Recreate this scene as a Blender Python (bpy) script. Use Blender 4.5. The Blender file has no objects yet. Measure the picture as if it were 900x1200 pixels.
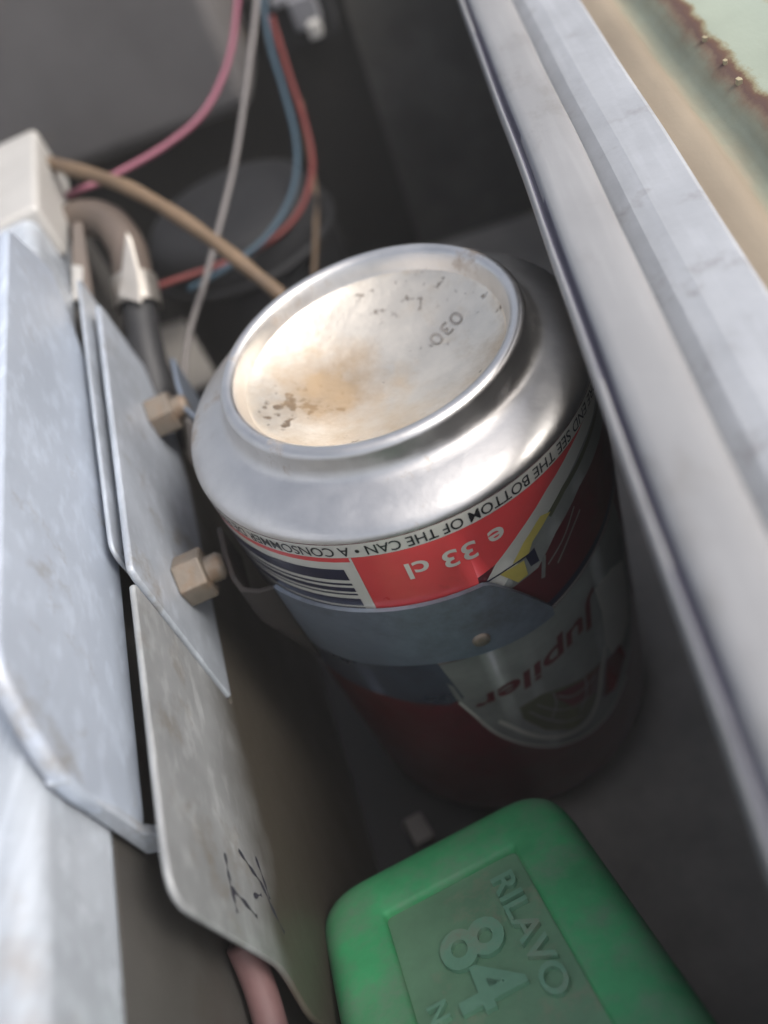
import bpy, bmesh, math, random
from mathutils import Vector, Matrix
random.seed(7)
S = bpy.context.scene
COL = S.collection

# ------------------------------------------------------------ camera
MC = Matrix(((0.9518473, -0.24524637, -0.18395906),      # camera axes (right, down, forward) in world
             (-0.05968481, -0.73680993, 0.67346036),
             (-0.30070657, -0.63005186, -0.71596802)))
CAM = Vector((0.02005559, -0.1068482, 0.19021644))
cam = bpy.data.cameras.new('camera')
cam.sensor_fit = 'VERTICAL'; cam.sensor_height = 36.0; cam.lens = 30.0
cam.clip_start = 0.002; cam.clip_end = 50.0
cam.dof.use_dof = True; cam.dof.focus_distance = 0.120; cam.dof.aperture_fstop = 10.0
co = bpy.data.objects.new('camera', cam); COL.objects.link(co)
R = MC.col[0], -MC.col[1], -MC.col[2]
co.matrix_world = Matrix(((R[0][0], R[1][0], R[2][0], CAM[0]), (R[0][1], R[1][1], R[2][1], CAM[1]),
                          (R[0][2], R[1][2], R[2][2], CAM[2]), (0, 0, 0, 1)))
S.camera = co

# ------------------------------------------------------------ sky and sun (bright, hazy day)
SUN_EL, SUN_AZ = math.radians(50), math.radians(104)     # azimuth: clockwise from +Y
w = bpy.data.worlds.new('World'); S.world = w; w.use_nodes = True
nt = w.node_tree; nt.nodes.clear()
sky = nt.nodes.new('ShaderNodeTexSky'); sky.sky_type = 'NISHITA'; sky.sun_disc = False
sky.sun_elevation = SUN_EL; sky.sun_rotation = SUN_AZ
sky.dust_density = 5.0; sky.air_density = 1.0; sky.ozone_density = 0.8
bg = nt.nodes.new('ShaderNodeBackground'); bg.inputs[1].default_value = 0.15
wo = nt.nodes.new('ShaderNodeOutputWorld')
hs = nt.nodes.new('ShaderNodeHueSaturation'); hs.inputs['Saturation'].default_value = 0.5      # thin cloud: paler than a clear sky
nt.links.new(sky.outputs[0], hs.inputs['Color']); nt.links.new(hs.outputs[0], bg.inputs[0]); nt.links.new(bg.outputs[0], wo.inputs[0])
sl = bpy.data.lights.new('sun', 'SUN'); sl.energy = 1.05; sl.angle = math.radians(14); sl.color = (1.0, 0.97, 0.93)
so = bpy.data.objects.new('sun', sl); COL.objects.link(so)
sd = Vector((math.sin(SUN_AZ) * math.cos(SUN_EL), math.cos(SUN_AZ) * math.cos(SUN_EL), math.sin(SUN_EL)))
so.rotation_euler = (-sd).to_track_quat('-Z', 'Y').to_euler(); so.location = sd * 2
vs = S.view_settings
vs.view_transform = 'Standard'; vs.look = 'None'; vs.gamma = 1.0; vs.use_curve_mapping = False; vs.exposure = 0.7

# ------------------------------------------------------------ helpers
MM = 0.001
def at(px, py, d):
    """A point at distance d (m) in the direction read off the photograph."""
    return CAM + (MC @ Vector(((px - 450) / 1000, (py - 600) / 1000, 1.0))) * d
NW = Vector((0.97070, 0.24030, 0)); LW = Vector((-0.24030, 0.97070, 0))   # frame of the left-hand wall
def wall(a, off, z): return LW * (a * MM) + NW * (off * MM) + Vector((0, 0, z * MM))

def link(name, me, mat=None, parent=None, smooth=False, kind=None, label=None, cat=None, group=None):
    o = bpy.data.objects.new(name, me); COL.objects.link(o)
    if mat: me.materials.append(mat)
    if smooth:
        for p in me.polygons: p.use_smooth = True
    if parent: o.parent = parent
    tag(o, label, cat, group, kind)
    return o
def tag(o, label=None, cat=None, group=None, kind=None):
    if label: o['label'] = label
    if cat: o['category'] = cat
    if group: o['group'] = group
    if kind: o['kind'] = kind
    return o
def thing(name, loc, label, cat, group=None):
    o = bpy.data.objects.new(name, None); COL.objects.link(o); o.location = loc; o.empty_display_size = 0.01
    return tag(o, label, cat, group)
def settle(parent, *obs):
    """Keep world-space meshes where they are under a parent Empty (identity rotation)."""
    for o in obs:
        o.parent = parent; o.matrix_parent_inverse = Matrix.Translation(-Vector(parent.location))
def mesh(vs_, fs):
    me = bpy.data.meshes.new('m'); me.from_pydata([tuple(v) for v in vs_], [], fs); me.update()
    bm = bmesh.new(); bm.from_mesh(me); bmesh.ops.recalc_face_normals(bm, faces=bm.faces); bm.to_mesh(me); bm.free()
    return me
def bevel(o, w_, seg=3, ang=35):
    m = o.modifiers.new('bevel', 'BEVEL'); m.width = w_; m.segments = seg; m.limit_method = 'ANGLE'; m.angle_limit = math.radians(ang)
    for p in o.data.polygons: p.use_smooth = True
    n = o.modifiers.new('wn', 'WEIGHTED_NORMAL'); n.keep_sharp = False
    return o
def prism(front, back):
    n = len(front)
    fs = [list(range(n)), list(range(2 * n - 1, n - 1, -1))] + [[i, (i + 1) % n, n + (i + 1) % n, n + i] for i in range(n)]
    return mesh(list(front) + list(back), fs)
def wall_plate(poly, off, thick):
    return prism([wall(a, off, z) for a, z in poly], [wall(a, off - thick, z) for a, z in poly])
def rounded(poly, rad, seg=5):
    """2-D polygon with rounded corners; rad is one number or a list."""
    out = []; n = len(poly)
    for i in range(n):
        r = rad[i] if isinstance(rad, (list, tuple)) else rad
        p = Vector(poly[i]); a = Vector(poly[i - 1]); b = Vector(poly[(i + 1) % n])
        if r <= 0: out.append(tuple(p)); continue
        da, db = (a - p), (b - p); r2 = min(r, da.length * .45, db.length * .45)
        A = p + da.normalized() * r2; B = p + db.normalized() * r2
        for k in range(seg + 1):
            t = k / seg; q = A * (1 - t) ** 2 + p * 2 * t * (1 - t) + B * t * t; out.append(tuple(q))
    return out
def box(lo, hi):
    x0, y0, z0 = lo; x1, y1, z1 = hi
    v = [(x0, y0, z0), (x1, y0, z0), (x1, y1, z0), (x0, y1, z0), (x0, y0, z1), (x1, y0, z1), (x1, y1, z1), (x0, y1, z1)]
    return mesh(v, [(0, 3, 2, 1), (4, 5, 6, 7), (0, 1, 5, 4), (1, 2, 6, 5), (2, 3, 7, 6), (3, 0, 4, 7)])
def extrude_y(profile, y0, y1, ny=1, wob=0.0):
    """Closed (x,z) profile in mm swept along Y (m), optionally with slight waviness."""
    n = len(profile); V = []; F = []
    for j in range(ny + 1):
        y = y0 + (y1 - y0) * j / ny
        dx = wob * math.sin(y * 61 + 1) + wob * .6 * math.sin(y * 143); dz = wob * .7 * math.sin(y * 83 + 2)
        V += [((x + dx) * MM, y, (z + dz) * MM) for x, z in profile]
    for j in range(ny):
        for i in range(n):
            k = (i + 1) % n; F.append([j * n + i, j * n + k, (j + 1) * n + k, (j + 1) * n + i])
    F.append(list(range(n))); F.append(list(range(len(V) - 1, len(V) - n - 1, -1)))
    return mesh(V, F)
def lathe(prof, seg=96, close=False):
    V = []; F = []
    for r, z in prof:
        for k in range(seg):
            a = 2 * math.pi * k / seg; V.append((r * math.cos(a), r * math.sin(a), z))
    for i in range(len(prof) - 1):
        for k in range(seg):
            k2 = (k + 1) % seg; F.append([i * seg + k, i * seg + k2, (i + 1) * seg + k2, (i + 1) * seg + k])
    if close:
        F.append(list(range(seg))); F.append([(len(prof) - 1) * seg + k for k in range(seg)][::-1])
    return mesh(V, F)
def smooth_path(pts, sub=8):
    P = [Vector(p) for p in pts]; Q = [P[0] * 2 - P[1]] + P + [P[-1] * 2 - P[-2]]; out = []
    for i in range(1, len(Q) - 2):
        for k in range(sub):
            t = k / sub; a, b, c, d = Q[i - 1], Q[i], Q[i + 1], Q[i + 2]
            out.append(.5 * ((2 * b) + (c - a) * t + (2 * a - 5 * b + 4 * c - d) * t * t + (3 * b - a - 3 * c + d) * t ** 3))
    out.append(P[-1]); return out
def tube(pts, r, seg=12, sub=8):
    path = smooth_path(pts, sub); V = []; F = []; nrm = None
    for i, p in enumerate(path):
        t = (path[min(i + 1, len(path) - 1)] - path[max(i - 1, 0)]).normalized()
        if nrm is None: nrm = t.orthogonal().normalized()
        nrm = (nrm - t * nrm.dot(t)).normalized(); b = t.cross(nrm)
        rr = r(i / (len(path) - 1)) if callable(r) else r
        V += [p + (nrm * math.cos(2 * math.pi * k / seg) + b * math.sin(2 * math.pi * k / seg)) * rr for k in range(seg)]
    for i in range(len(path) - 1):
        for k in range(seg):
            k2 = (k + 1) % seg; F.append([i * seg + k, i * seg + k2, (i + 1) * seg + k2, (i + 1) * seg + k])
    F.append(list(range(seg))[::-1]); F.append([(len(path) - 1) * seg + k for k in range(seg)])
    return mesh(V, F)
def join_bm(parts):
    bm = bmesh.new()
    for me in parts: bm.from_mesh(me)
    out = bpy.data.meshes.new('j'); bm.to_mesh(out); bm.free(); return out
def text_mesh(body, size, extrude=0.0, bold=0.0):
    cu = bpy.data.curves.new('t', 'FONT'); cu.body = body; cu.size = size; cu.align_x = 'CENTER'; cu.align_y = 'CENTER'
    cu.extrude = extrude; cu.offset = bold; cu.resolution_u = 4
    ob = bpy.data.objects.new('t', cu); COL.objects.link(ob); bpy.context.view_layer.update()
    me = bpy.data.meshes.new_from_object(ob.evaluated_get(bpy.context.evaluated_depsgraph_get()))
    bpy.data.objects.remove(ob); bpy.data.curves.remove(cu); return me

# ------------------------------------------------------------ materials
def mat(name, col, rough=.5, metal=0.0, var=.12, scale=60, bump=.1, bscale=300, dirt=None, dirt_amt=.5, dirt_scale=40, spec=.5, stretch=(1, 1, 1), coat=0.0, rvar=.12, scratch=0.0):
    m = bpy.data.materials.new(name); m.use_nodes = True; t = m.node_tree; n = t.nodes; L = t.links
    b = n['Principled BSDF']; tc = n.new('ShaderNodeTexCoord'); mp = n.new('ShaderNodeMapping'); mp.inputs['Scale'].default_value = stretch
    L.new(tc.outputs['Object'], mp.inputs[0])
    no = n.new('ShaderNodeTexNoise'); no.inputs['Scale'].default_value = scale; no.inputs['Detail'].default_value = 6; no.inputs['Roughness'].default_value = .65
    L.new(mp.outputs[0], no.inputs['Vector'])
    mr = n.new('ShaderNodeMapRange'); mr.inputs[1].default_value = .3; mr.inputs[2].default_value = .7
    mr.inputs[3].default_value = 1 - var; mr.inputs[4].default_value = 1 + var * .6; L.new(no.outputs[0], mr.inputs[0])
    mul = n.new('ShaderNodeMix'); mul.data_type = 'RGBA'; mul.blend_type = 'MULTIPLY'; mul.inputs[0].default_value = 1
    mul.inputs[6].default_value = (*col, 1); L.new(mr.outputs[0], mul.inputs[7]); out = mul.outputs[2]
    if scratch:
        sm1 = n.new('ShaderNodeMapping'); sm1.inputs['Scale'].default_value = (900, 45, 420); sm1.inputs['Rotation'].default_value = (.12, .05, .25); L.new(tc.outputs['Object'], sm1.inputs[0])
        s1_ = n.new('ShaderNodeTexNoise'); s1_.inputs['Scale'].default_value = 1.0; s1_.inputs['Detail'].default_value = 4; L.new(sm1.outputs[0], s1_.inputs['Vector'])
        s2_ = n.new('ShaderNodeMapRange'); s2_.inputs[1].default_value = .5; s2_.inputs[2].default_value = .68; s2_.inputs[3].default_value = 1 - scratch * .35; s2_.inputs[4].default_value = 1 + scratch; L.new(s1_.outputs[0], s2_.inputs[0])
        sx_ = n.new('ShaderNodeMix'); sx_.data_type = 'RGBA'; sx_.blend_type = 'MULTIPLY'; sx_.inputs[0].default_value = 1; L.new(out, sx_.inputs[6]); L.new(s2_.outputs[0], sx_.inputs[7]); out = sx_.outputs[2]
    if dirt:
        n2 = n.new('ShaderNodeTexNoise'); n2.inputs['Scale'].default_value = dirt_scale; n2.inputs['Detail'].default_value = 8; n2.inputs['Roughness'].default_value = .7
        L.new(mp.outputs[0], n2.inputs['Vector'])
        r2 = n.new('ShaderNodeMapRange'); r2.inputs[1].default_value = .62 - dirt_amt * .3; r2.inputs[2].default_value = .72; L.new(n2.outputs[0], r2.inputs[0])
        mx = n.new('ShaderNodeMix'); mx.data_type = 'RGBA'; mx.inputs[7].default_value = (*dirt, 1); L.new(r2.outputs[0], mx.inputs[0]); L.new(out, mx.inputs[6]); out = mx.outputs[2]
        mm = n.new('ShaderNodeMapRange'); mm.inputs[3].default_value = metal; mm.inputs[4].default_value = metal * .3; L.new(r2.outputs[0], mm.inputs[0]); L.new(mm.outputs[0], b.inputs['Metallic'])
    else: b.inputs['Metallic'].default_value = metal
    L.new(out, b.inputs['Base Color'])
    rr = n.new('ShaderNodeMapRange'); rr.inputs[3].default_value = max(.02, rough - rvar); rr.inputs[4].default_value = min(1, rough + rvar); L.new(no.outputs[0], rr.inputs[0]); L.new(rr.outputs[0], b.inputs['Roughness'])
    b.inputs['Specular IOR Level'].default_value = spec; b.inputs['Coat Weight'].default_value = coat; b.inputs['Coat Roughness'].default_value = .15
    if bump:
        n3 = n.new('ShaderNodeTexNoise'); n3.inputs['Scale'].default_value = bscale; n3.inputs['Detail'].default_value = 5; L.new(mp.outputs[0], n3.inputs['Vector'])
        bp = n.new('ShaderNodeBump'); bp.inputs['Strength'].default_value = bump; bp.inputs['Distance'].default_value = .0006; L.new(n3.outputs[0], bp.inputs['Height']); L.new(bp.outputs[0], b.inputs['Normal'])
    return m
M = {}
M['alu'] = mat('brushed aluminium', (.66, .64, .62), .38, 1.0, .08, 220, .06, 700, dirt=(.35, .27, .2), dirt_amt=.12, dirt_scale=90)
M['plate'] = mat('galvanised plate', (.46, .515, .60), .36, .15, .10, 45, .12, 500, dirt=(.27, .26, .25), dirt_amt=.16, dirt_scale=60, scratch=.12)
M['plate2'] = mat('dull zinc plate', (.40, .435, .485), .45, .15, .22, 60, .12, 500, dirt=(.20, .17, .13), dirt_amt=.24, dirt_scale=70, scratch=.14)
M['cream'] = mat('cream painted metal', (.46, .445, .42), .42, 0, .10, 60, .06, 400, dirt=(.38, .33, .27), dirt_amt=.15)
M['beam'] = mat('grey painted beam', (.42, .455, .50), .27, .0, .18, 50, .08, 400, dirt=(.27, .25, .23), dirt_amt=.28, scratch=.15)
M['web'] = mat('grimy web', (.075, .071, .066), .6, 0, .3, 50, .15, 300, dirt=(.05, .043, .035), dirt_amt=.4, dirt_scale=40)
M['lip'] = mat('grey painted trim', (.27, .27, .275), .5, .0, .14, 45, .06, 500, dirt=(.20, .195, .19), dirt_amt=.25, dirt_scale=110, stretch=(1, .6, 1), scratch=.05)
M['strip'] = mat('grey primer', (.37, .385, .41), .6, .0, .16, 60, .1, 700, dirt=(.26, .26, .27), dirt_amt=.22, dirt_scale=150, scratch=.06)
M['edge_dark'] = mat('dull plum edge', (.10, .097, .13), .5, .1, .15, 90)
M['strap'] = mat('clamp metal', (.20, .235, .29), .40, .4, .3, 40, .1, 500, dirt=(.075, .07, .07), dirt_amt=.5, dirt_scale=38)
M['strap_brown'] = mat('rusty clamp flange', (.035, .029, .027), .7, .1, .22, 160, .2, 500, dirt=(.06, .04, .03), dirt_amt=.3, dirt_scale=120)
M['nut'] = mat('passivated steel', (.22, .185, .15), .55, .35, .2, 300, .15, 900, dirt=(.2, .13, .08), dirt_amt=.35, dirt_scale=250)
M['white_print'] = mat('off white lacquer', (.62, .60, .54), .32, .1, .06, 60, .0, dirt=(.3, .26, .22), dirt_amt=.1, coat=.5)
M['red_print'] = mat('red lacquer', (.66, .06, .065), .32, .0, .12, 70, .0, dirt=(.2, .03, .03), dirt_amt=.12, coat=.5)
M['dark_red_print'] = mat('dark red lacquer', (.13, .016, .023), .36, .0, .2, 160, .0, dirt=(.08, .02, .02), dirt_amt=.3, dirt_scale=150, coat=.5)
M['navy_print'] = mat('navy lacquer', (.018, .02, .05), .32, 0, .1, 80, .0, coat=.5)
M['black_print'] = mat('black ink', (.016, .016, .02), .4, 0, .1, 80, .0, coat=.5)
M['yellow_print'] = mat('yellow lacquer', (.62, .50, .12), .34, 0, .15, 150, .0, coat=.5)
M['grey_print'] = mat('grey green lacquer', (.27, .275, .255), .36, .1, .3, 90, .0, coat=.5)
M['slate_sheen'] = mat('slate blue painted sheen', (.075, .09, .125), .3, .2, .35, 60, .0, dirt=(.03, .03, .035), dirt_amt=.4, dirt_scale=45, coat=.6)
M['olive_print'] = mat('olive lacquer', (.12, .12, .07), .34, .1, .25, 150, .0, coat=.5)
M['ink'] = mat('marker ink', (.035, .035, .05), .6, 0, .2, 300, 0)
M['green'] = mat('green plastic', (.05, .33, .13), .55, 0, .28, 60, .12, 500, dirt=(.16, .25, .17), dirt_amt=.55, dirt_scale=85)
M['green_letter'] = mat('worn green lettering', (.15, .33, .22), .5, 0, .2, 90, .15, 400, dirt=(.22, .23, .17), dirt_amt=.35, dirt_scale=90)
M['green_dusty'] = mat('dusty green plastic', (.13, .27, .16), .6, 0, .2, 90, .15, 400, dirt=(.28, .24, .18), dirt_amt=.34, dirt_scale=75)
M['floor'] = mat('dusty dark floor', (.44, .41, .375), .8, 0, .3, 40, .3, 300, dirt=(.42, .40, .37), dirt_amt=.4, dirt_scale=25)
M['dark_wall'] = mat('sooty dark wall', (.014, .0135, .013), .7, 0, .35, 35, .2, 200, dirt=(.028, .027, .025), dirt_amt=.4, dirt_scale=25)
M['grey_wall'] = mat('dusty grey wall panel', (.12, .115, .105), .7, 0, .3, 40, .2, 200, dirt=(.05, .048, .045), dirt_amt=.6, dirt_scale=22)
M['grey_box'] = mat('grey housing', (.135, .127, .125), .6, 0, .2, 22, .1, 200, dirt=(.25, .18, .10), dirt_amt=.2, dirt_scale=14)
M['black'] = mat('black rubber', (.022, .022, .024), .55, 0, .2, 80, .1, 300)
M['canister'] = mat('black canister', (.009, .0095, .012), .75, 0, .2, 50, .08, 200)
M['pink'] = mat('pink insulation', (.25, .075, .115), .55, 0, .1, 120, .03)
M['dull_pink'] = mat('grimy pink rubber', (.13, .07, .07), .65, 0, .3, 90, .1)
M['grey_wire'] = mat('grey insulation', (.17, .155, .15), .6, 0, .15, 120, .05)
M['brown'] = mat('brown sleeve', (.16, .105, .062), .65, 0, .25, 150, .15, 500, dirt=(.14, .10, .07), dirt_amt=.3, dirt_scale=120)
M['blue'] = mat('blue insulation', (.04, .08, .115), .55, 0, .12, 120, .03)
M['red'] = mat('red insulation', (.17, .027, .024), .55, 0, .12, 120, .03)
M['hose'] = mat('brown hose', (.12, .092, .075), .55, 0, .25, 120, .15, 400, dirt=(.11, .08, .06), dirt_amt=.3)
M['clip'] = mat('bright clip steel', (.45, .42, .38), .38, .8, .12, 150, .08, 500, dirt=(.3, .22, .15), dirt_amt=.15, dirt_scale=120)
M['white_plastic'] = mat('dusty white plastic', (.20, .20, .215), .6, 0, .1, 90)

# side plate: brown dirt and painted-in shade darken its lower area
def soiled_shaded_plate():
    m = mat('soiled and shaded side plate', (.31, .32, .325), .45, .1, .2, 60, .12, 400, dirt=(.19, .165, .13), dirt_amt=.26, dirt_scale=55, scratch=.2)
    t = m.node_tree; n = t.nodes; L = t.links; b = n['Principled BSDF']
    src = b.inputs['Base Color'].links[0].from_socket
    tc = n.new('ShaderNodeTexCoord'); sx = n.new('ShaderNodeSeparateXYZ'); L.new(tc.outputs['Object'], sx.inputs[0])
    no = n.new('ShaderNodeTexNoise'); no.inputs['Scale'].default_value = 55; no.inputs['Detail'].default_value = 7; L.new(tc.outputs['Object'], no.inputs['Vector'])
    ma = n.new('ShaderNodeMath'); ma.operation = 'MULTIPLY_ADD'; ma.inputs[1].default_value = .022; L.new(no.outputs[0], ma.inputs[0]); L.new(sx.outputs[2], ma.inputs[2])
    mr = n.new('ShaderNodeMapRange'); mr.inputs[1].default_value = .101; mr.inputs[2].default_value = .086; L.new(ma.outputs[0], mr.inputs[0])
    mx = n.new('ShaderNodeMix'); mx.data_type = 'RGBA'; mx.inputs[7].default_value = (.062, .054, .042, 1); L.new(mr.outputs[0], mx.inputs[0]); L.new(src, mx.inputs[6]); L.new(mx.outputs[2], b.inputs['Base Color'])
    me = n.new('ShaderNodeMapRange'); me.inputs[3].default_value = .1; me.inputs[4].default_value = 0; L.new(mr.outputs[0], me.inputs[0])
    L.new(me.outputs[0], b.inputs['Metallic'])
    return m
M['soiled'] = soiled_shaded_plate()

# can bottom: bare aluminium with rusty-brown dried dirt and dark specks
def dome_mat():
    m = mat('stained can bottom', (.76, .70, .61), .42, .85, .12, 150, .14, 900, dirt=(.42, .31, .19), dirt_amt=.5, dirt_scale=48)
    t = m.node_tree; n = t.nodes; L = t.links; b = n['Principled BSDF']
    src = b.inputs['Base Color'].links[0].from_socket
    tc = n.new('ShaderNodeTexCoord'); no = n.new('ShaderNodeTexNoise'); no.inputs['Scale'].default_value = 560; no.inputs['Detail'].default_value = 3
    L.new(tc.outputs['Object'], no.inputs['Vector'])
    lo = n.new('ShaderNodeTexNoise'); lo.inputs['Scale'].default_value = 70; L.new(tc.outputs['Object'], lo.inputs['Vector'])
    ad = n.new('ShaderNodeMath'); ad.operation = 'MULTIPLY'; L.new(no.outputs[0], ad.inputs[0]); L.new(lo.outputs[0], ad.inputs[1])
    mr = n.new('ShaderNodeMapRange'); mr.inputs[1].default_value = .35; mr.inputs[2].default_value = .41; L.new(ad.outputs[0], mr.inputs[0])
    mx = n.new('ShaderNodeMix'); mx.data_type = 'RGBA'; mx.inputs[7].default_value = (.22, .17, .13, 1); L.new(mr.outputs[0], mx.inputs[0]); L.new(src, mx.inputs[6]); L.new(mx.outputs[2], b.inputs['Base Color'])
    # brown dried stain, off-centre
    src = b.inputs['Base Color'].links[0].from_socket
    vm = n.new('ShaderNodeVectorMath'); vm.operation = 'DISTANCE'; vm.inputs[1].default_value = (-.0085, .0005, .107); L.new(tc.outputs['Object'], vm.inputs[0])
    sn = n.new('ShaderNodeTexNoise'); sn.inputs['Scale'].default_value = 130; sn.inputs['Detail'].default_value = 8; sn.inputs['Roughness'].default_value = .7; L.new(tc.outputs['Object'], sn.inputs['Vector'])
    m1 = n.new('ShaderNodeMath'); m1.operation = 'MULTIPLY_ADD'; m1.inputs[1].default_value = .022; L.new(sn.outputs[0], m1.inputs[0]); L.new(vm.outputs['Value'], m1.inputs[2])
    m2 = n.new('ShaderNodeMapRange'); m2.inputs[1].default_value = .024; m2.inputs[2].default_value = .014; m2.inputs[4].default_value = .75; L.new(m1.outputs[0], m2.inputs[0])
    mz = n.new('ShaderNodeMix'); mz.data_type = 'RGBA'; mz.inputs[7].default_value = (.50, .33, .17, 1); L.new(m2.outputs[0], mz.inputs[0]); L.new(src, mz.inputs[6]); L.new(mz.outputs[2], b.inputs['Base Color'])
    return m
M['dome'] = dome_mat()

# wing panel: tan paint, rust line with flaking, pale green paint beyond
def wing_mat():
    m = bpy.data.materials.new('rusting painted wing'); m.use_nodes = True; t = m.node_tree; n = t.nodes; L = t.links; b = n['Principled BSDF']
    tc = n.new('ShaderNodeTexCoord'); sx = n.new('ShaderNodeSeparateXYZ'); L.new(tc.outputs['Object'], sx.inputs[0])
    mp = n.new('ShaderNodeMapping'); mp.inputs['Scale'].default_value = (1, .55, 1); L.new(tc.outputs['Object'], mp.inputs[0])
    no = n.new('ShaderNodeTexNoise'); no.inputs['Scale'].default_value = 120; no.inputs['Detail'].default_value = 7; no.inputs['Roughness'].default_value = .7; L.new(mp.outputs[0], no.inputs['Vector'])
    ma = n.new('ShaderNodeMath'); ma.operation = 'MULTIPLY_ADD'; ma.inputs[1].default_value = .006; L.new(no.outputs[0], ma.inputs[0]); L.new(sx.outputs[0], ma.inputs[2])
    mr = n.new('ShaderNodeMapRange'); mr.inputs[1].default_value = .0470; mr.inputs[2].default_value = .0855; L.new(ma.outputs[0], mr.inputs[0])
    cr = n.new('ShaderNodeValToRGB'); e = cr.color_ramp.elements
    stops = [(0, (.44, .36, .27)), (.265, (.43, .36, .27)), (.31, (.33, .33, .25)), (.36, (.36, .40, .32)), (.40, (.34, .35, .26)), (.435, (.28, .20, .14)), (.455, (.17, .10, .085)),
             (.475, (.21, .12, .08)), (.488, (.38, .33, .20)), (.505, (.50, .56, .45)), (.70, (.50, .57, .47)), (.74, (.48, .42, .24)), (.79, (.36, .18, .09)), (1, (.3, .14, .08))]
    e[0].position = 0; e[0].color = (*stops[0][1], 1); e[1].position = 1; e[1].color = (*stops[-1][1], 1)
    for p, c in stops[1:-1]: k = cr.color_ramp.elements.new(p); k.color = (*c, 1)
    L.new(mr.outputs[0], cr.inputs[0])
    v = n.new('ShaderNodeTexNoise'); v.inputs['Scale'].default_value = 70; v.inputs['Detail'].default_value = 6; L.new(mp.outputs[0], v.inputs['Vector'])
    vr = n.new('ShaderNodeMapRange'); vr.inputs[3].default_value = .46; vr.inputs[4].default_value = .86; L.new(v.outputs[0], vr.inputs[0])
    mul = n.new('ShaderNodeMix'); mul.data_type = 'RGBA'; mul.blend_type = 'MULTIPLY'; mul.inputs[0].default_value = 1; L.new(cr.outputs[0], mul.inputs[6]); L.new(vr.outputs[0], mul.inputs[7])
    L.new(mul.outputs[2], b.inputs['Base Color']); b.inputs['Roughness'].default_value = .7; b.inputs['Specular IOR Level'].default_value = .3
    bp = n.new('ShaderNodeBump'); bp.inputs['Strength'].default_value = .25; bp.inputs['Distance'].default_value = .0008; L.new(no.outputs[0], bp.inputs['Height']); L.new(bp.outputs[0], b.inputs['Normal'])
    return m
M['wing'] = wing_mat()

# ------------------------------------------------------------ setting: the dark compartment
def struct(name, me, m): return link(name, me, m, kind='structure')
struct('floor', box((-.30, -.30, -.02), (.30, .40, 0)), M['floor'])
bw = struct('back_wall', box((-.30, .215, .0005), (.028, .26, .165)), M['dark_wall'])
struct('back_corner_blocker', box((.0281, .2152, .0005), (.30, .26, .25)), M['dark_wall'])  # unseen; raised to darken the reflection on the can's right shoulder
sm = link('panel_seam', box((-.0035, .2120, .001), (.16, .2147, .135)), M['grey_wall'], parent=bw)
struct('floor_shade_sheet', box((-.12, -.14, .0008), (.002, .16, .0025)), M['black'])  # black sheet laid in for the deep shade on the left floor
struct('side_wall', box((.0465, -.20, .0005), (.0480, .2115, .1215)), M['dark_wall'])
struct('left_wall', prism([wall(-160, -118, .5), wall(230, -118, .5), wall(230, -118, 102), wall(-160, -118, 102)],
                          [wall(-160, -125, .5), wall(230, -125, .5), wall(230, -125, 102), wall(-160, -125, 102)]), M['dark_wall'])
struct('near_light_blocker', box((-.16, -.22, .0005), (.046, -.15, .085)), M['dark_wall'])  # unseen block added to keep low sky light off the can front

# grey housing behind, upper left
gh = bevel(link('grey_housing', box((-.20, .168, .090), (-.036, .2114, .16)), M['grey_box'], label='large dull grey housing at the back, above the black canister', cat='housing'), .006, 4)

# ------------------------------------------------------------ right-hand side: trim, strip, wing
lip_prof = [(28.10, 125.83), (27.98, 128.29), (28.18, 128.99), (28.56, 129.22), (28.78, 128.91), (28.90, 128.32), (29.14, 128.05), (29.42, 128.25), (29.62, 129.14), (30.1, 129.75), (31.41, 129.99), (34.26, 130.18), (36.18, 129.99), (36.72, 129.68), (36.88, 129.14), (36.88, 127.21), (36.34, 127.21), (36.18, 128.91), (31.26, 128.75), (29.25, 125.83)]
lip = link('edge_trim', extrude_y(lip_prof, -.17, .205, 60, .09), M['lip'], label='pale grey folded metal edge trim nearest the can, running diagonally', cat='metal trim')
strip_prof = [(35.57, 123.52), (37.11, 123.98), (38.49, 124.90), (40.03, 125.83), (42.34, 126.52), (46.19, 126.98), (47.89, 127.14), (48.43, 126.83), (48.50, 125.37), (35.57, 122.59)]
link('inner_strip', extrude_y(strip_prof, -.17, .205, 60, .08), M['strip'], label='bluish grey flat metal strip between the edge trim and the tan wing', cat='metal strip')
# wing: tan ledge, rounded valley, green plateau; unseen outer rise added to cut sky light and darken reflections
wp = [(45.42, 124.44), (47.73, 125.06), (49.66, 125.67), (51.20, 125.98), (52.58, 125.91), (53.51, 125.37), (54.36, 124.29), (55.28, 123.29), (56.36, 122.98), (57.59, 123.52), (58.67, 124.60), (59.75, 125.60), (60.98, 126.29), (62.75, 126.67), (67.75, 127.21), (75.45, 128.06), (89.31, 129.99), (104.71, 136.15), (120.11, 147.70), (131.66, 163.10), (143.21, 182.35), (147.06, 182.35), (135.51, 151.55), (120.11, 120.75), (45.42, 120.75)]
wing = link('wing_panel', extrude_y(wp, -.17, .208, 60, .12), M['wing'], label='painted wing panel with tan ledge, rust line and pale green paint', cat='car panel')
for o in (lip, wing):
    for p in o.data.polygons: p.use_smooth = len(p.vertices) == 4
lip.data.materials.append(M['edge_dark'])
for p in lip.data.polygons:
    if 28.6 < p.center.x / MM < 29.6 and p.center.z > .1275: p.material_index = 1
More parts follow.
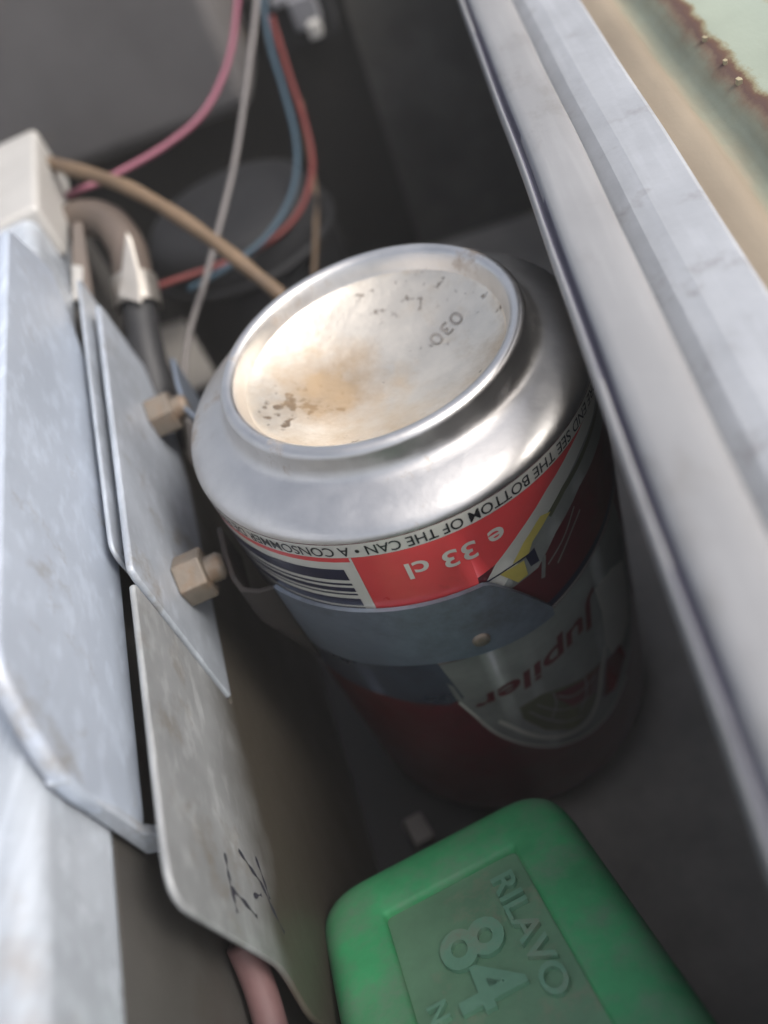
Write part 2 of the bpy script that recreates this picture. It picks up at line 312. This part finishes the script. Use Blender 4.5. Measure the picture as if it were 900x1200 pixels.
# flakes of bare metal along the rust line
fl = []
for (px, py) in ((826, 44), (850, 71), (866, 93)):
    d = MC @ Vector(((px - 450) / 1000, (py - 600) / 1000, 1.0)); k = (.12675 - CAM.z) / d.z; p = CAM + d * k
    s = random.uniform(.0003, .0006)
    fl.append(prism([p + Vector((s * math.cos(a + random.random() * .5), s * 1.6 * math.sin(a), .0001)) for a in (0, 1.2, 2.5, 3.8, 5.1)],
                    [p + Vector((s * math.cos(a), s * 1.6 * math.sin(a), -.0022)) for a in (0, 1.2, 2.5, 3.8, 5.1)]))
M['flake'] = mat('flaked paint', (.36, .31, .2), .9, 0, .2, 300)
for me in fl: link('paint_flake', me, M['flake'], parent=wing)

# ------------------------------------------------------------ left-hand side: beam, plates
beam = thing('box_beam', wall(0, -52, 103), 'pale grey box beam with cream end block along the left edge', 'beam')
b1 = bevel(link('beam_body', prism([wall(a, -51.8, z) for a, z in ((-150, 103), (131, 104), (131, 121.5), (-150, 120.6))],
                                  [wall(a, -117, z) for a, z in ((-150, 103), (131, 104), (131, 121.5), (-150, 120.6))]), M['beam']), .0032, 5)
b2 = bevel(link('end_sleeve', prism([wall(a, -49.8, z) for a, z in ((84, 110), (132.5, 107), (132.5, 123.4), (84, 123.0))],
                                   [wall(a, -116, z) for a, z in ((84, 110), (132.5, 107), (132.5, 123.4), (84, 123.0))]), M['cream']), .0016, 3)
b3 = link('lower_web', prism([wall(a, -52.4, z) for a, z in ((-150, 1), (128, 1), (128, 104), (-150, 104))], [wall(a, -54, z) for a, z in ((-150, 1), (128, 1), (128, 104), (-150, 104))]), M['web'])
settle(beam, b1, b2, b3)
A_poly = rounded([(52, 133), (61, 119), (39.5, 106.0), (22, 102.3), (-54.6, 102.6), (-56.5, 119), (-48, 131.5)], [3, 3, 8, 8, 1.5, 5, 4])
cp = bevel(link('cover_plate', wall_plate(A_poly, -49.0, 2.3), M['plate'], label='large pale bluish cover plate at the left edge of the picture', cat='metal plate'), .0009, 4)
et = bevel(link('end_tab', prism([wall(-54.2, o, z) for o, z in ((-51.2, 120), (-49.2, 119), (-48.9, 103.5), (-45.2, 98), (-45.2, 95), (-51.2, 99))],
                                 [wall(-55.6, o, z) for o, z in ((-51.2, 120), (-49.2, 119), (-48.9, 103.5), (-45.2, 98), (-45.2, 95), (-51.2, 99))]), M['plate2'], parent=cp), .0003, 2)
C1_poly = rounded([(62, 78.6), (30, 78.6), (-25.2, 78.6), (-21.7, 109.4), (-67.4, 109.0), (-66.8, 79), (-71.5, 71.5), (-72, .6), (70, .6)], [0, 0, .6, 1.2, 5, 3, 2, 0, 0])
c1 = link('side_plate', wall_plate(C1_poly, -43.9, 1.0), M['soiled'], label='long soiled and shaded side plate with a pen mark near its lower corner', cat='metal plate')
bevel(c1, .0004, 2)
C2_poly = rounded([(55, 111.3), (-19.8, 110.0), (-20.5, 107.8), (-24.4, 79), (30, 79), (58, 84)], [1.5, 1.4, .4, 1, 1, 2])
c2 = link('mounting_plate', wall_plate(C2_poly, -43.6, 1.2), M['plate2'], label='shorter blue grey mounting plate that carries the two hex nuts', cat='metal plate')
bevel(c2, .0004, 2)
bk = link('backing_sheet', wall_plate(rounded([(66, 113), (-14, 109.4), (-14, 84), (66, 84)], [2, 3, 1, 1]), -46.6, .8), M['plate2'], label='thin grey sheet sandwiched just behind the mounting plate', cat='metal sheet')
bevel(bk, .0003, 2)
# pen mark on the side plate
def stroke(pts, wdt=.45):
    P = smooth_path([(a, z, 0) for a, z in pts], 5); L_, R_ = [], []
    for i, p in enumerate(P):
        t = (P[min(i + 1, len(P) - 1)] - P[max(0, i - 1)]).normalized(); nn = Vector((-t.y, t.x, 0)) * wdt * (.55 + .45 * math.sin(i * 1.3))
        L_.append(p + nn); R_.append(p - nn)
    V = [wall(q.x, -43.83, q.y) for q in L_] + [wall(q.x, -43.83, q.y) for q in R_]; n = len(P)
    return mesh(V, [[i, i + 1, n + i + 1, n + i] for i in range(n - 1)])
def pw(px, py):   # where a direction of the photograph meets the side plate
    d = MC @ Vector(((px - 450) / 1000, (py - 600) / 1000, 1.0)); k = (-.0439 - CAM.dot(NW)) / d.dot(NW); q = CAM + d * k
    return (q.dot(LW) / MM, q.z / MM)
pen = join_bm([stroke([pw(*p) for p in s]) for s in (((263, 1000), (267, 1022), (272, 1045), (278, 1070)), ((270, 1040), (284, 1055), (301, 1075)), ((279, 996), (293, 1017), (306, 1036), (318, 1063), (333, 1094)), ((299, 1004), (308, 1030), (316, 1054)), ((297, 1050), (306, 1049)))])
link('pen_mark', pen, M['ink'], parent=c1)
# small upright tab beyond the plates
tb = thing('bracket_tab', wall(64, -50, 100), 'small cream upright tab just behind the top of the plates', 'bracket')
tp = [at(85, 262, .188), at(97, 262, .190), at(110, 352, .190), at(84, 352, .188)]
t1 = bevel(link('tab_blade', prism(tp, [p + LW * .0012 for p in tp]), M['hose']), .0003, 2)
tp = [at(84, 312, .1865), at(97, 314, .1865), at(97, 352, .1865), at(85, 352, .1865)]
t2 = bevel(link('tab_end', prism(tp, [p + LW * .001 for p in tp]), M['cream']), .0003, 2)
settle(tb, t1, t2)

# ------------------------------------------------------------ the upturned can
RB = .033
can = thing('drink_can', (0, 0, 0), 'upturned silver and red drinks can wedged upright in the middle', 'can')
def arc(cx, cz, r, a0, a1, n): return [(cx + r * math.cos(math.radians(a0 + (a1 - a0) * i / n)), cz + r * math.sin(math.radians(a0 + (a1 - a0) * i / n))) for i in range(n + 1)]
# bottom of the can, facing up: concave dome, standing ring, groove, shoulder
dome = [(0.0001, .1058)] + [(.0206 * i / 14, .1058 + .0055 * (i / 14) ** 2.1) for i in range(1, 15)]
link('dome', lathe(dome + [(.0210, .1118)]), M['dome'], can, True)
ring = [(.0210, .1118), (.0214, .1128), (.0217, .1139)] + arc(.0231, .1139, .0013, 170, 5, 10) + [(.0246, .1126), (.0250, .1115), (.0255, .1108), (.0262, .1104), (.0272, .1101)]
shoulder = ring + [(.0284, .1097), (.0297, .1092), (.0309, .1087), (.0319, .1081), (.0326, .1075), (.0329, .1070), (.0330, .1066)]
link('shoulder', lathe(shoulder), M['alu'], can, True)
body = [(RB, .1066), (RB, .014), (.0325, .012), (.0285, .004), (.0270, .0028)]
link('can_wall', lathe(body), M['dark_red_print'], can, True)
link('lid', lathe([(.0270, .0028), (.0275, .001), (.0268, .0002), (.0258, .001), (.0255, .004), (.0001, .004)]), M['alu'], can, True)
def wrap_mesh(src, rad, step=4.0):
    """Wrap a flat mesh (x = angle in deg, y = z in mm) onto the can."""
    bm = bmesh.new(); bm.from_mesh(src)
    xs = [v.co.x for v in bm.verts]; a = math.floor(min(xs) / step) * step + step
    while a < max(xs):
        bmesh.ops.bisect_plane(bm, geom=bm.verts[:] + bm.edges[:] + bm.faces[:], plane_co=(a, 0, 0), plane_no=(1, 0, 0)); a += step
    bmesh.ops.triangulate(bm, faces=bm.faces[:])
    for v in bm.verts:
        t = math.radians(v.co.x); z = v.co.y; r = rad
        v.co = (r * math.cos(t), r * math.sin(t), z * MM)
    bmesh.ops.recalc_face_normals(bm, faces=bm.faces)
    me = bpy.data.meshes.new('w'); bm.to_mesh(me); bm.free()
    if me.polygons and sum((p.normal.dot(Vector((p.center.x, p.center.y, 0))) > 0) * 2 - 1 for p in me.polygons) < 0: me.flip_normals()
    return me
def flat(poly):
    me = bpy.data.meshes.new('f'); me.from_pydata([(a, z, 0) for a, z in poly], [], [list(range(len(poly)))]); return me
def patch(name, polys, m, lift, smooth=True):
    return link(name, wrap_mesh(join_bm([flat(p) for p in polys]), RB + lift * MM), m, can, smooth)
def ringpoly(pts, wdt):
    P = smooth_path([(a, z, 0) for a, z in pts], 6); out = []
    for i in range(len(P) - 1):
        t0 = (P[min(i + 1, len(P) - 1)] - P[max(0, i - 1)]).normalized(); t1 = (P[min(i + 2, len(P) - 1)] - P[i]).normalized()
        n0 = Vector((-t0.y * 1.7, t0.x, 0)) * wdt; n1 = Vector((-t1.y * 1.7, t1.x, 0)) * wdt
        out.append([(P[i] + n0)[:2], (P[i + 1] + n1)[:2], (P[i + 1] - n1)[:2], (P[i] - n0)[:2]])
    return out
# pale base band under the lettering, barcode field
patch('pale_band', [[(-175, 103.6), (30, 103.6), (30, 106.5), (-175, 106.5)]], M['white_print'], .04)
patch('barcode_field', [[(-172, 74), (-103.6, 74), (-103.6, 102.6), (-172, 102.6)]], M['white_print'], .04)
patch('thin_red_line', [[(-172, 102.6), (-103, 102.6), (-103, 103.6), (-172, 103.6)]], M['red_print'], .05)
bars = []; z = 100.9
for wd, gp in ((2.6, .8), (.5, .6), (1.0, .5), (.4, .9), (1.8, .5), (.5, .5), (.9, .8), (2.0, .6), (.4, .5), (1.2, .7)):
    bars.append([(-160, z - wd), (-106.5, z - wd), (-106.5, z), (-160, z)]); z -= wd + gp
patch('barcode', bars, M['navy_print'], .09)
patch('red_panel', [[(-103, 103.6), (-103.6, 90), (-104.6, 80), (-78, 80), (-76, 92.4), (-70.6, 93.4), (-62.2, 96.8), (-51.7, 100.4), (-41.3, 102.6), (-33, 103.6)]], M['red_print'], .06)
patch('white_edge', [[(-103.6, 103.6), (-103, 103.6), (-103.6, 90), (-104.6, 80), (-105.6, 80), (-104.6, 90)]], M['white_print'], .10)
patch('cream_stripe', [[(-78, 88), (-70.6, 93.4), (-62.2, 96.8), (-51.7, 100.4), (-41.3, 102.6), (-33, 103.6), (-18, 103.6), (-26, 101.2), (-37, 100.0), (-47.5, 97.8), (-58, 94.0), (-68, 89.5), (-73, 86)]], M['white_print'], .06)
patch('grey_stripe', [[(-73, 86), (-68, 89.5), (-58, 94.0), (-47.5, 97.8), (-37, 100.0), (-26, 101.2), (-18, 103.6), (20, 103.6), (20, 97), (-26, 95), (-40, 94.2), (-52, 91), (-60, 87)]], M['grey_print'], .05)
patch('dark_stripe', [[(-53.5, 96.0), (-46.7, 98.0), (-30.1, 100.3), (-16, 101.5), (-16, 100.6), (-30, 99.0), (-46, 96.8), (-52.5, 94.8)]], M['olive_print'], .10)
patch('yellow_mark', [[(-66.5, 91.5), (-62.0, 94.3), (-55.5, 96.8), (-52.2, 95.9), (-59.6, 93.2), (-61.5, 91.4)], [(-70.6, 90.9), (-63.3, 90.7), (-63.4, 87.2), (-66.6, 86.9)]], M['yellow_print'], .12)
patch('navy_hairline', ringpoly([(-76, 90.6), (-72, 90.9), (-67, 91.2), (-61.5, 91.3)], .16) + [[(-62.6, 91.2), (-59.6, 91.8), (-59.2, 88.3), (-62, 88.5)]], M['navy_print'], .15)
# navy line round the can with a pale hairline beneath it
patch('navy_line', ringpoly([(-95, 75.2), (-80, 75.6), (-62, 76.8), (-40, 79.1), (-22, 80.6), (0, 80.6), (40, 80)], .75), M['navy_print'], .13)
patch('pale_hairline', ringpoly([(-95, 74.2), (-80, 74.5), (-62, 75.7), (-40, 78.0), (-22, 79.5), (0, 79.5), (40, 79)], .14), M['white_print'], .14)
patch('red_flecks', ringpoly([(-57, 86), (-50, 88.5), (-44, 92)], .18) + ringpoly([(-54, 84.5), (-47, 88), (-42, 90)], .2) + ringpoly([(-50, 92), (-45, 93.5)], .2) + ringpoly([(-59.5, 84), (-57.5, 88.5)], .4), M['grey_print'], .08)
patch('blue_sheen', [[(-165, 61), (-120, 62), (-98, 60), (-92.5, 62), (-95, 73.6), (-95, 77), (-165, 77)]], M['slate_sheen'], .05)  # hazy blue sheen below the strap, painted on as a patch
# round emblem on the lower part
def blob(c, ra, rz, n=40, a0=0, a1=360): return [(c[0] + ra * math.cos(math.radians(a0 + (a1 - a0) * i / n)), c[1] + rz * math.sin(math.radians(a0 + (a1 - a0) * i / n))) for i in range(n if a1 - a0 == 360 else n + 1)]
patch('emblem_disc', [[(-96, 73.6), (-80, 73.9), (-62, 75.1), (-40, 77.4), (-22, 78.6), (-16, 66), (-20, 50), (-30, 38), (-44, 31), (-58, 30), (-72, 33.5), (-83, 41), (-91, 51), (-95, 62)]], M['grey_print'], .05)
patch('emblem_centre', [[(-78.3, 53.6), (-70.9, 54.6), (-56.3, 50.6), (-47, 49.5), (-50, 40), (-59.0, 36.5), (-64, 36.4), (-73.1, 41.8), (-78.5, 49.3)]], M['olive_print'], .08)
patch('emblem_red', [[(-68, 52.6), (-56.3, 49.9), (-48, 49), (-52, 42), (-62, 44)], [(-45, 48), (-36, 46), (-34, 40), (-44, 36), (-50, 38)]], M['dark_red_print'], .11)
patch('emblem_crescent', [[(-43.2, 69.8), (-33, 68), (-22.9, 62.7), (-22, 52), (-27.4, 46.7), (-35, 45), (-41.4, 46.2), (-43.6, 52.8), (-42.1, 62.3)]], M['white_print'], .08)
patch('emblem_detail', ringpoly([(-76, 51), (-72, 46), (-66, 41), (-60, 39)], .22) + ringpoly([(-73, 52), (-68, 47), (-62, 44), (-55, 43)], .2) + ringpoly([(-66, 51), (-62, 48), (-57, 47), (-51, 47.5)], .25) + ringpoly([(-60, 41), (-56, 45), (-55, 50)], .2) + ringpoly([(-70, 45), (-67, 49), (-67, 53)], .2), M['grey_print'], .12)
patch('emblem_rings', ringpoly([(-94.5, 60.8), (-92.2, 56.0), (-87.6, 46.8), (-78.0, 38.0), (-65.6, 32.3), (-50.6, 30.6), (-36, 34)], .35) + ringpoly([(-85.8, 51.5), (-76.6, 41.4), (-66.9, 36.2), (-58, 35.6), (-52, 40), (-48, 47), (-43.8, 52.3)], .5), M['white_print'], .13)
def can_text(name, body_, size, ang, zc, m, lift, sx=1.0, bold=0.0):
    me = text_mesh(body_, size, 0.0, bold)
    for v in me.vertices:   # the can is upside down: turn the writing by half a turn
        x, y = -v.co.x * sx, -v.co.y
        v.co = (ang + math.degrees(x * MM / RB), zc + y, 0)
    return link(name, wrap_mesh(me, RB + lift * MM), m, can)
can_text('rim_lettering', 'BEST BEFORE END SEE THE BOTTOM OF THE CAN • A CONSOMMER DE PREFERENCE', 2.8, -84.0, 105.1, M['black_print'], .10, .86, .02)
can_text('volume_lettering', 'e 33 cl', 5.0, -78.8, 99.0, M['white_print'], .12, 1.12, .09)
lg = text_mesh('Jupiler', 9.2, 0.0, .2)
x0 = min(v.co.x for v in lg.vertices); x1 = max(v.co.x for v in lg.vertices)
for v in lg.vertices:      # slanting wordmark, letters growing towards its capital
    t = (v.co.x - x0) / (x1 - x0); y = v.co.y * (1.0 - .35 * t)
    v.co = (-44.5 - 46 * t - y * .25, 66.0 - 7.0 * t - y, 0)
link('emblem_wordmark', wrap_mesh(lg, RB + .13 * MM), M['dark_red_print'], can)
# stamped date dots on the dome
sm_ = text_mesh('030', .0042)
ca, sa = math.cos(math.radians(25)), math.sin(math.radians(25))
for v in sm_.vertices:
    x, y = -v.co.x, -v.co.y; X = .0115 + x * ca - y * sa; Y = .0062 + x * sa + y * ca; r = math.hypot(X, Y)
    v.co = (X, Y, .1058 + .0055 * (r / .0206) ** 2.1 + .00012)
M['stamp'] = mat('faded stamp', (.34, .31, .28), .5, .4, .3, 400, 0)
link('stamped_lettering', sm_, M['stamp'], can)

# ------------------------------------------------------------ clamp strap round the can
strap = thing('clamp_strap', (-.034, -.02, .076), 'grey metal clamp strap curving across the front of the can', 'clamp')
def strap_mesh(pts, thick):
    """pts: (x, y, zlow, zhigh) mm; a thin band following them."""
    n = len(pts); V = []; F = []
    for i, (x, y, z0, z1) in enumerate(pts):
        a = pts[max(0, i - 1)]; b = pts[min(n - 1, i + 1)]; t = Vector((b[0] - a[0], b[1] - a[1], 0)).normalized(); nn = Vector((t.y, -t.x, 0)) * thick
        V += [Vector((x, y, z0)) * MM, Vector((x, y, z1)) * MM, (Vector((x, y, z1)) + nn) * MM, (Vector((x, y, z0)) + nn) * MM]
    for i in range(n - 1):
        for k in range(4): F.append([4 * i + k, 4 * i + (k + 1) % 4, 4 * i + 4 + (k + 1) % 4, 4 * i + 4 + k])
    F.append([0, 1, 2, 3]); F.append([4 * n - 4 + k for k in (3, 2, 1, 0)])
    return mesh(V, F)
band = []
for i in range(45):
    a = -136 + i * (76 / 44); r = 33.95
    zb = 75.2 + .4 * math.sin(a * .11)
    tip = max(0.0, (a + 75) / 15); z1 = 91.3 - 14.0 * tip ** 1.25
    band.append((r * math.cos(math.radians(a)), r * math.sin(math.radians(a)), zb, max(z1, 76.6)))
s1 = link('band', strap_mesh(band, -.7), M['strap'], smooth=False)
fl1 = [(-24.3, -23.9, 69, 91.4), (-26.7, -24.3, 78, 91.6), (-29.6, -23.6, 83, 92.2), (-31.2, -21.0, 84, 92.8), (-32.4, -17.0, 85, 93.6), (-34.2, -10.0, 85, 93.6)]
s2 = bevel(link('near_flange', strap_mesh(fl1, .9), M['strap_brown']), .0002, 2)
fl2 = [(-46.8, 40, 84, 96), (-44.6, 31, 84, 96), (-43.2, 25.0, 80, 94), (-39, 19.5, 77, 92), (-33, 13.5, 75.4, 91.3)] + [(34.1 * math.cos(math.radians(a)), 34.1 * math.sin(math.radians(a)), 75.4, 91.3) for a in range(152, 60, -6)]
s3 = bevel(link('far_flange', strap_mesh(fl2, .9), M['strap']), .0002, 2)
rv = lathe([(.0001, -.0003), (.0010, -.0003), (.0014, -.0005), (.0015, -.0009)], 16)
rv.transform(Matrix.Translation((.0348 * math.cos(math.radians(-81)), .0348 * math.sin(math.radians(-81)), .0790)) @ Matrix.Rotation(math.radians(-81), 4, 'Z') @ Matrix.Rotation(math.radians(90), 4, 'Y'))
s4 = link('rivet', rv, M['nut'], smooth=True)
settle(strap, s1, s2, s3, s4)
for p in s1.data.polygons: p.use_smooth = abs(p.normal.z) < .3
sh = s1.modifiers.new('es', 'EDGE_SPLIT'); sh.split_angle = math.radians(40)

# ------------------------------------------------------------ hex nuts on studs
def nut_thing(along, off, zc, roll, label, L0=5.0):
    t = thing('hex_nut', wall(along, off, zc), label, 'nut', 'nuts holding the clamp strap')
    V = []; n = 6; R0 = 4.45
    V1 = lathe([(.0022, 0), (.0042, 0), (R0 * MM, .0004), (R0 * MM, (L0 - .4) * MM), (.0042, L0 * MM), (.0022, L0 * MM)], 6)
    st = lathe([(.0001, -.001)] + [(.00225 + .00022 * (i % 2), (i * .4) * MM) for i in range(int((L0 + 2.6) / .4))] + [(.0018, (L0 + 2.8) * MM), (.0001, (L0 + 2.8) * MM)], 18)
    q = Vector((0, 0, 1)).rotation_difference(NW).to_matrix().to_4x4()
    for me in (V1, st): me.transform(q @ Matrix.Rotation(roll, 4, 'Z'))
    a = bevel(link('nut', V1, M['nut'], t), .00025, 2); link('stud', st, M['nut'], t, True)
    return t
nut_thing(-8.9, -43.6, 92.6, .35, 'nearer dull brown hex nut, beside the clamp strap corner')
nut_thing(36.5, -43.6, 93.2, .15, 'farther brownish hex nut, between the plate and the grey wire')

# ------------------------------------------------------------ green box with raised lettering
ga = Vector((-.30931632, .82926731, -.46544511)); gb = Vector((-.94490998, -.32313674, .05222816)); gn = ga.cross(gb).normalized()
if gn.z < 0: gn = -gn
G0 = Vector((0.007407, -0.048964, 0.055168)); GS = .8625 * MM
def gp(b, a, n): return G0 + gb * (b * GS) + ga * (a * GS) + gn * (n * GS)
gbx = thing('green_box', gp(22, -30, -59), 'green plastic box with recessed lettered top, in front of the can', 'box')
def gprism(poly, n0, n1): return prism([gp(b, a, n1) for b, a in poly], [gp(b, a, n0) for b, a in poly])
outer = rounded([(-3.0, 4.6), (47.0, 4.6), (47.0, -72), (-3.0, -72)], 9, 7)
inner = [(9.2, -8.8), (34.6, -8.8), (34.6, -64), (9.2, -64)]
# body: outer wall, rounded rim, flat frame, step into the recess
def gring(poly_list):
    V = []; F = []; n = len(poly_list[0][0])
    for poly, h in poly_list: V += [gp(b, a, h) for b, a in poly]
    for i in range(len(poly_list) - 1):
        for k in range(n): F.append([i * n + k, i * n + (k + 1) % n, (i + 1) * n + (k + 1) % n, (i + 1) * n + k])
    F.append([k for k in range(n)]); 
    return mesh(V, F)
cx_, cy_ = 22.0, -33.7
def inset(poly, d): 
    out = []
    for b, a in poly:
        sb = -1 if b > cx_ else 1; sa = -1 if a > cy_ else 1
        hx, hy = 25.0, 38.3
        out.append((cx_ + (b - cx_) * (hx - d) / hx, cy_ + (a - cy_) * (hy - d) / hy))
    return out
ri = rounded(inner, 1.2, 7)
lay = [(inset(outer, -2.0), -60), (inset(outer, -.4), -6.0)] + [(inset(outer, 5.0 * (1 - math.cos(math.radians(x)))), -5.0 + 5.0 * math.sin(math.radians(x))) for x in range(0, 91, 15)]
ri2 = [(cx_ + (b - cx_) * 1.055, cy_ + (a - cy_) * 1.03) for b, a in ri]
lay += [(ri2, .1), (ri, -.5), (ri, -1.6)]
g1 = link('body', gring(lay), M['green'], smooth=True)
g2 = link('recessed_panel', gprism(rounded(inner, 1.0, 3), -2.6, -1.45), M['green_dusty'])
gm = []
def gtext(body_, size, b, a, sx=1.0):
    me = text_mesh(body_, size, .75, size * .016)
    for v in me.vertices:      # reads towards the viewer, tops of letters to the right
        p = gp(b - v.co.y, a - v.co.x * sx, -1.45 + v.co.z + .1); v.co = p
    bm = bmesh.new(); bm.from_mesh(me); bmesh.ops.recalc_face_normals(bm, faces=bm.faces); bm.to_mesh(me); bm.free()
    return me
g3 = link('large_lettering', gtext('84', 15.0, 23.0, -27.5, 1.15), M['green_letter'])
g4 = link('small_lettering', gtext('RILAVO', 5.8, 13.6, -26.0, 1.35), M['green_letter'])
g5 = link('lower_lettering', gtext('N', 4.5, 31.2, -32.0, 1.1), M['green_letter'])
for g in (g3, g4, g5): bevel(g, .00018, 2)
settle(gbx, g1, g2, g3, g4, g5)

# ------------------------------------------------------------ background: canister, hose, wires
can2 = thing('black_canister', (-.047, .128, 0), 'round black canister in the dark behind the wires', 'canister')
cm = lathe([(.0275, .0005), (.0275, .074), (.0268, .079), (.0245, .0825), (.021, .0838), (.012, .0845), (.0001, .0848)], 48)
link('canister_body', cm, M['canister'], can2, True)
link('rim', lathe([(.0276, .070), (.0290, .0705), (.0290, .0722), (.0276, .0728)], 48), M['canister'], can2, True)

hose = thing('rubber_hose', at(110, 250, .205), 'short brown hose bending down behind the mounting plate', 'hose')
h1 = link('upper_hose', tube([at(70, 268, .212), at(98, 256, .208), at(128, 262, .203), at(149, 292, .198), at(158, 335, .194)], .0044, 16), M['hose'], smooth=True)
h2 = link('lower_hose', tube([at(158, 330, .195), at(164, 370, .193), at(172, 415, .19), at(186, 470, .188), at(196, 530, .186)], .0040, 16), M['black'], smooth=True)
settle(hose, h1, h2)
clip = thing('hose_clamp', at(160, 350, .193), 'shiny steel hose clamp on the brown hose', 'hose clamp')
p0, p1 = at(156, 322, .195), at(164, 368, .193); ax_ = (p1 - p0)
def ringband(c, axis, r, hgt, th=.0005):
    me = lathe([(r, -hgt / 2), (r + th, -hgt / 2), (r + th, hgt / 2), (r, hgt / 2), (r, -hgt / 2)], 40)
    me.transform(Matrix.Translation(c) @ Vector((0, 0, 1)).rotation_difference(axis.normalized()).to_matrix().to_4x4()); return me
k1 = link('clamp_band', ringband((p0 + p1) / 2, ax_, .0047, .0070), M['clip'], smooth=True)
e = [at(138, 348, .188), at(166, 356, .188), at(163, 318, .188), at(153, 280, .188), at(147, 272, .188)]
k2 = bevel(link('clamp_ear', prism(e, [p + Vector((.0002, .0008, -.0003)) for p in e]), M['clip']), .0003, 2)
settle(clip, k1, k2)
m_ = k1.modifiers.new('es', 'EDGE_SPLIT'); m_.split_angle = math.radians(40)

def wire(name, pts, r, m, label, cat='wire', group=None):
    link(name, tube([at(*p) for p in pts], r, 10, 10), M[m], smooth=True, label=label, cat=cat, group=group)
wire('pink_wire', [(281, -40, .235), (278, 5, .232), (268, 70, .228), (240, 130, .224), (195, 170, .22), (130, 207, .214), (88, 225, .212), (66, 236, .224)], .0008, 'pink', 'pink wire sweeping from the top towards the cream end block')
wire('grey_wire', [(303, -40, .225), (300, 10, .222), (289, 100, .217), (275, 190, .213), (258, 262, .209), (240, 330, .205), (222, 390, .201), (216, 440, .198), (222, 500, .194), (228, 580, .192)], .00075, 'grey_wire', 'thin grey wire hanging down beside the can')
wire('brown_cable', [(46, 187, .226), (66, 193, .212), (130, 212, .198), (180, 236, .193), (240, 275, .19), (295, 318, .188), (335, 352, .187), (380, 400, .19)], lambda t: .00165 + .0001 * math.sin(t * 40), 'brown', 'thick brown cable running from the beam to behind the can', 'cable')
wire('blue_wire', [(306, -20, .25), (316, 50, .245), (332, 105, .24), (346, 160, .236), (347, 205, .232), (334, 245, .228), (308, 282, .224), (268, 312, .22), (220, 340, .22)], .0007, 'blue', 'pale blue wire curving down past the canister')
wire('red_wire', [(318, 20, .252), (338, 85, .247), (356, 140, .243), (366, 190, .239), (358, 232, .235), (338, 264, .231), (300, 293, .226), (250, 313, .222), (195, 332, .218), (165, 345, .217)], .00075, 'red', 'red wire curving down just outside the blue one')
wire('dark_wire', [(352, 120, .25), (366, 200, .245), (370, 260, .24), (368, 330, .235)], .0007, 'brown', 'hair-thin dark brown wire to the right of the red one')
# white connector high on the back wall
cn = thing('connector', at(355, 20, .27), 'small whitish connector fixed high on the dark back wall', 'connector')
c = at(357, 16, .262)
q1 = bevel(link('housing', box((c.x - .0042, c.y, c.z - .0045), (c.x + .0042, c.y + .010, c.z + .0045)), M['white_plastic']), .0008, 2)
c = at(369, 37, .262)
q2 = bevel(link('plug', box((c.x - .002, c.y, c.z - .0022), (c.x + .002, c.y + .008, c.z + .0022)), M['cream']), .0005, 2)
c = at(332, 2, .262)
q3 = bevel(link('latch', box((c.x - .004, c.y, c.z - .0012), (c.x + .004, c.y + .008, c.z + .0012)), M['white_plastic']), .0004, 2)
c = at(357, 10, .262)
q4 = link('mount', box((c.x - .012, c.y + .006, c.z - .012), (c.x + .007, .2118, c.z + .012)), M['canister'])
settle(cn, q1, q2, q3, q4)
# small fitting and pink tube low in the compartment
c = at(490, 973, .185)
fit = bevel(link('spade_terminal', box((-.0022, -.003, -.0016), (.0022, .003, .0016)), M['grey_wire'], label='tiny grey terminal poking out behind the green box', cat='terminal'), .0004, 2)
fit.location = c; fit.rotation_euler = (.2, .3, .5)
def dw(px, py):   # distance to the slot between side plate and web
    d = MC @ Vector(((px - 450) / 1000, (py - 600) / 1000, 1.0)); return (-.0492 - CAM.dot(NW)) / d.dot(NW)
D0 = [dw(283, 1105), dw(302, 1150), dw(318, 1205), dw(328, 1260)]
link('pink_tube', tube([at(283, 1105, D0[0]), at(302, 1150, D0[1]), at(318, 1205, D0[2]), at(328, 1260, D0[3])], .0022, 14), M['dull_pink'], smooth=True, label='dull pink tube under the corner of the side plate', cat='tube')

# ------------------------------------------------------------ thin haze added to imitate a lens veil over the dark parts
hz = bpy.data.materials.new('veil haze'); hz.use_nodes = True; hn = hz.node_tree; hn.nodes.clear()
pv = hn.nodes.new('ShaderNodeVolumePrincipled'); pv.inputs['Color'].default_value = (1.0, .97, .93, 1); pv.inputs['Density'].default_value = 0.10
ho = hn.nodes.new('ShaderNodeOutputMaterial'); hn.links.new(pv.outputs[0], ho.inputs['Volume'])
link('haze', box((-.42, -.42, -1.02), (.42, .50, .30)), hz, kind='stuff')
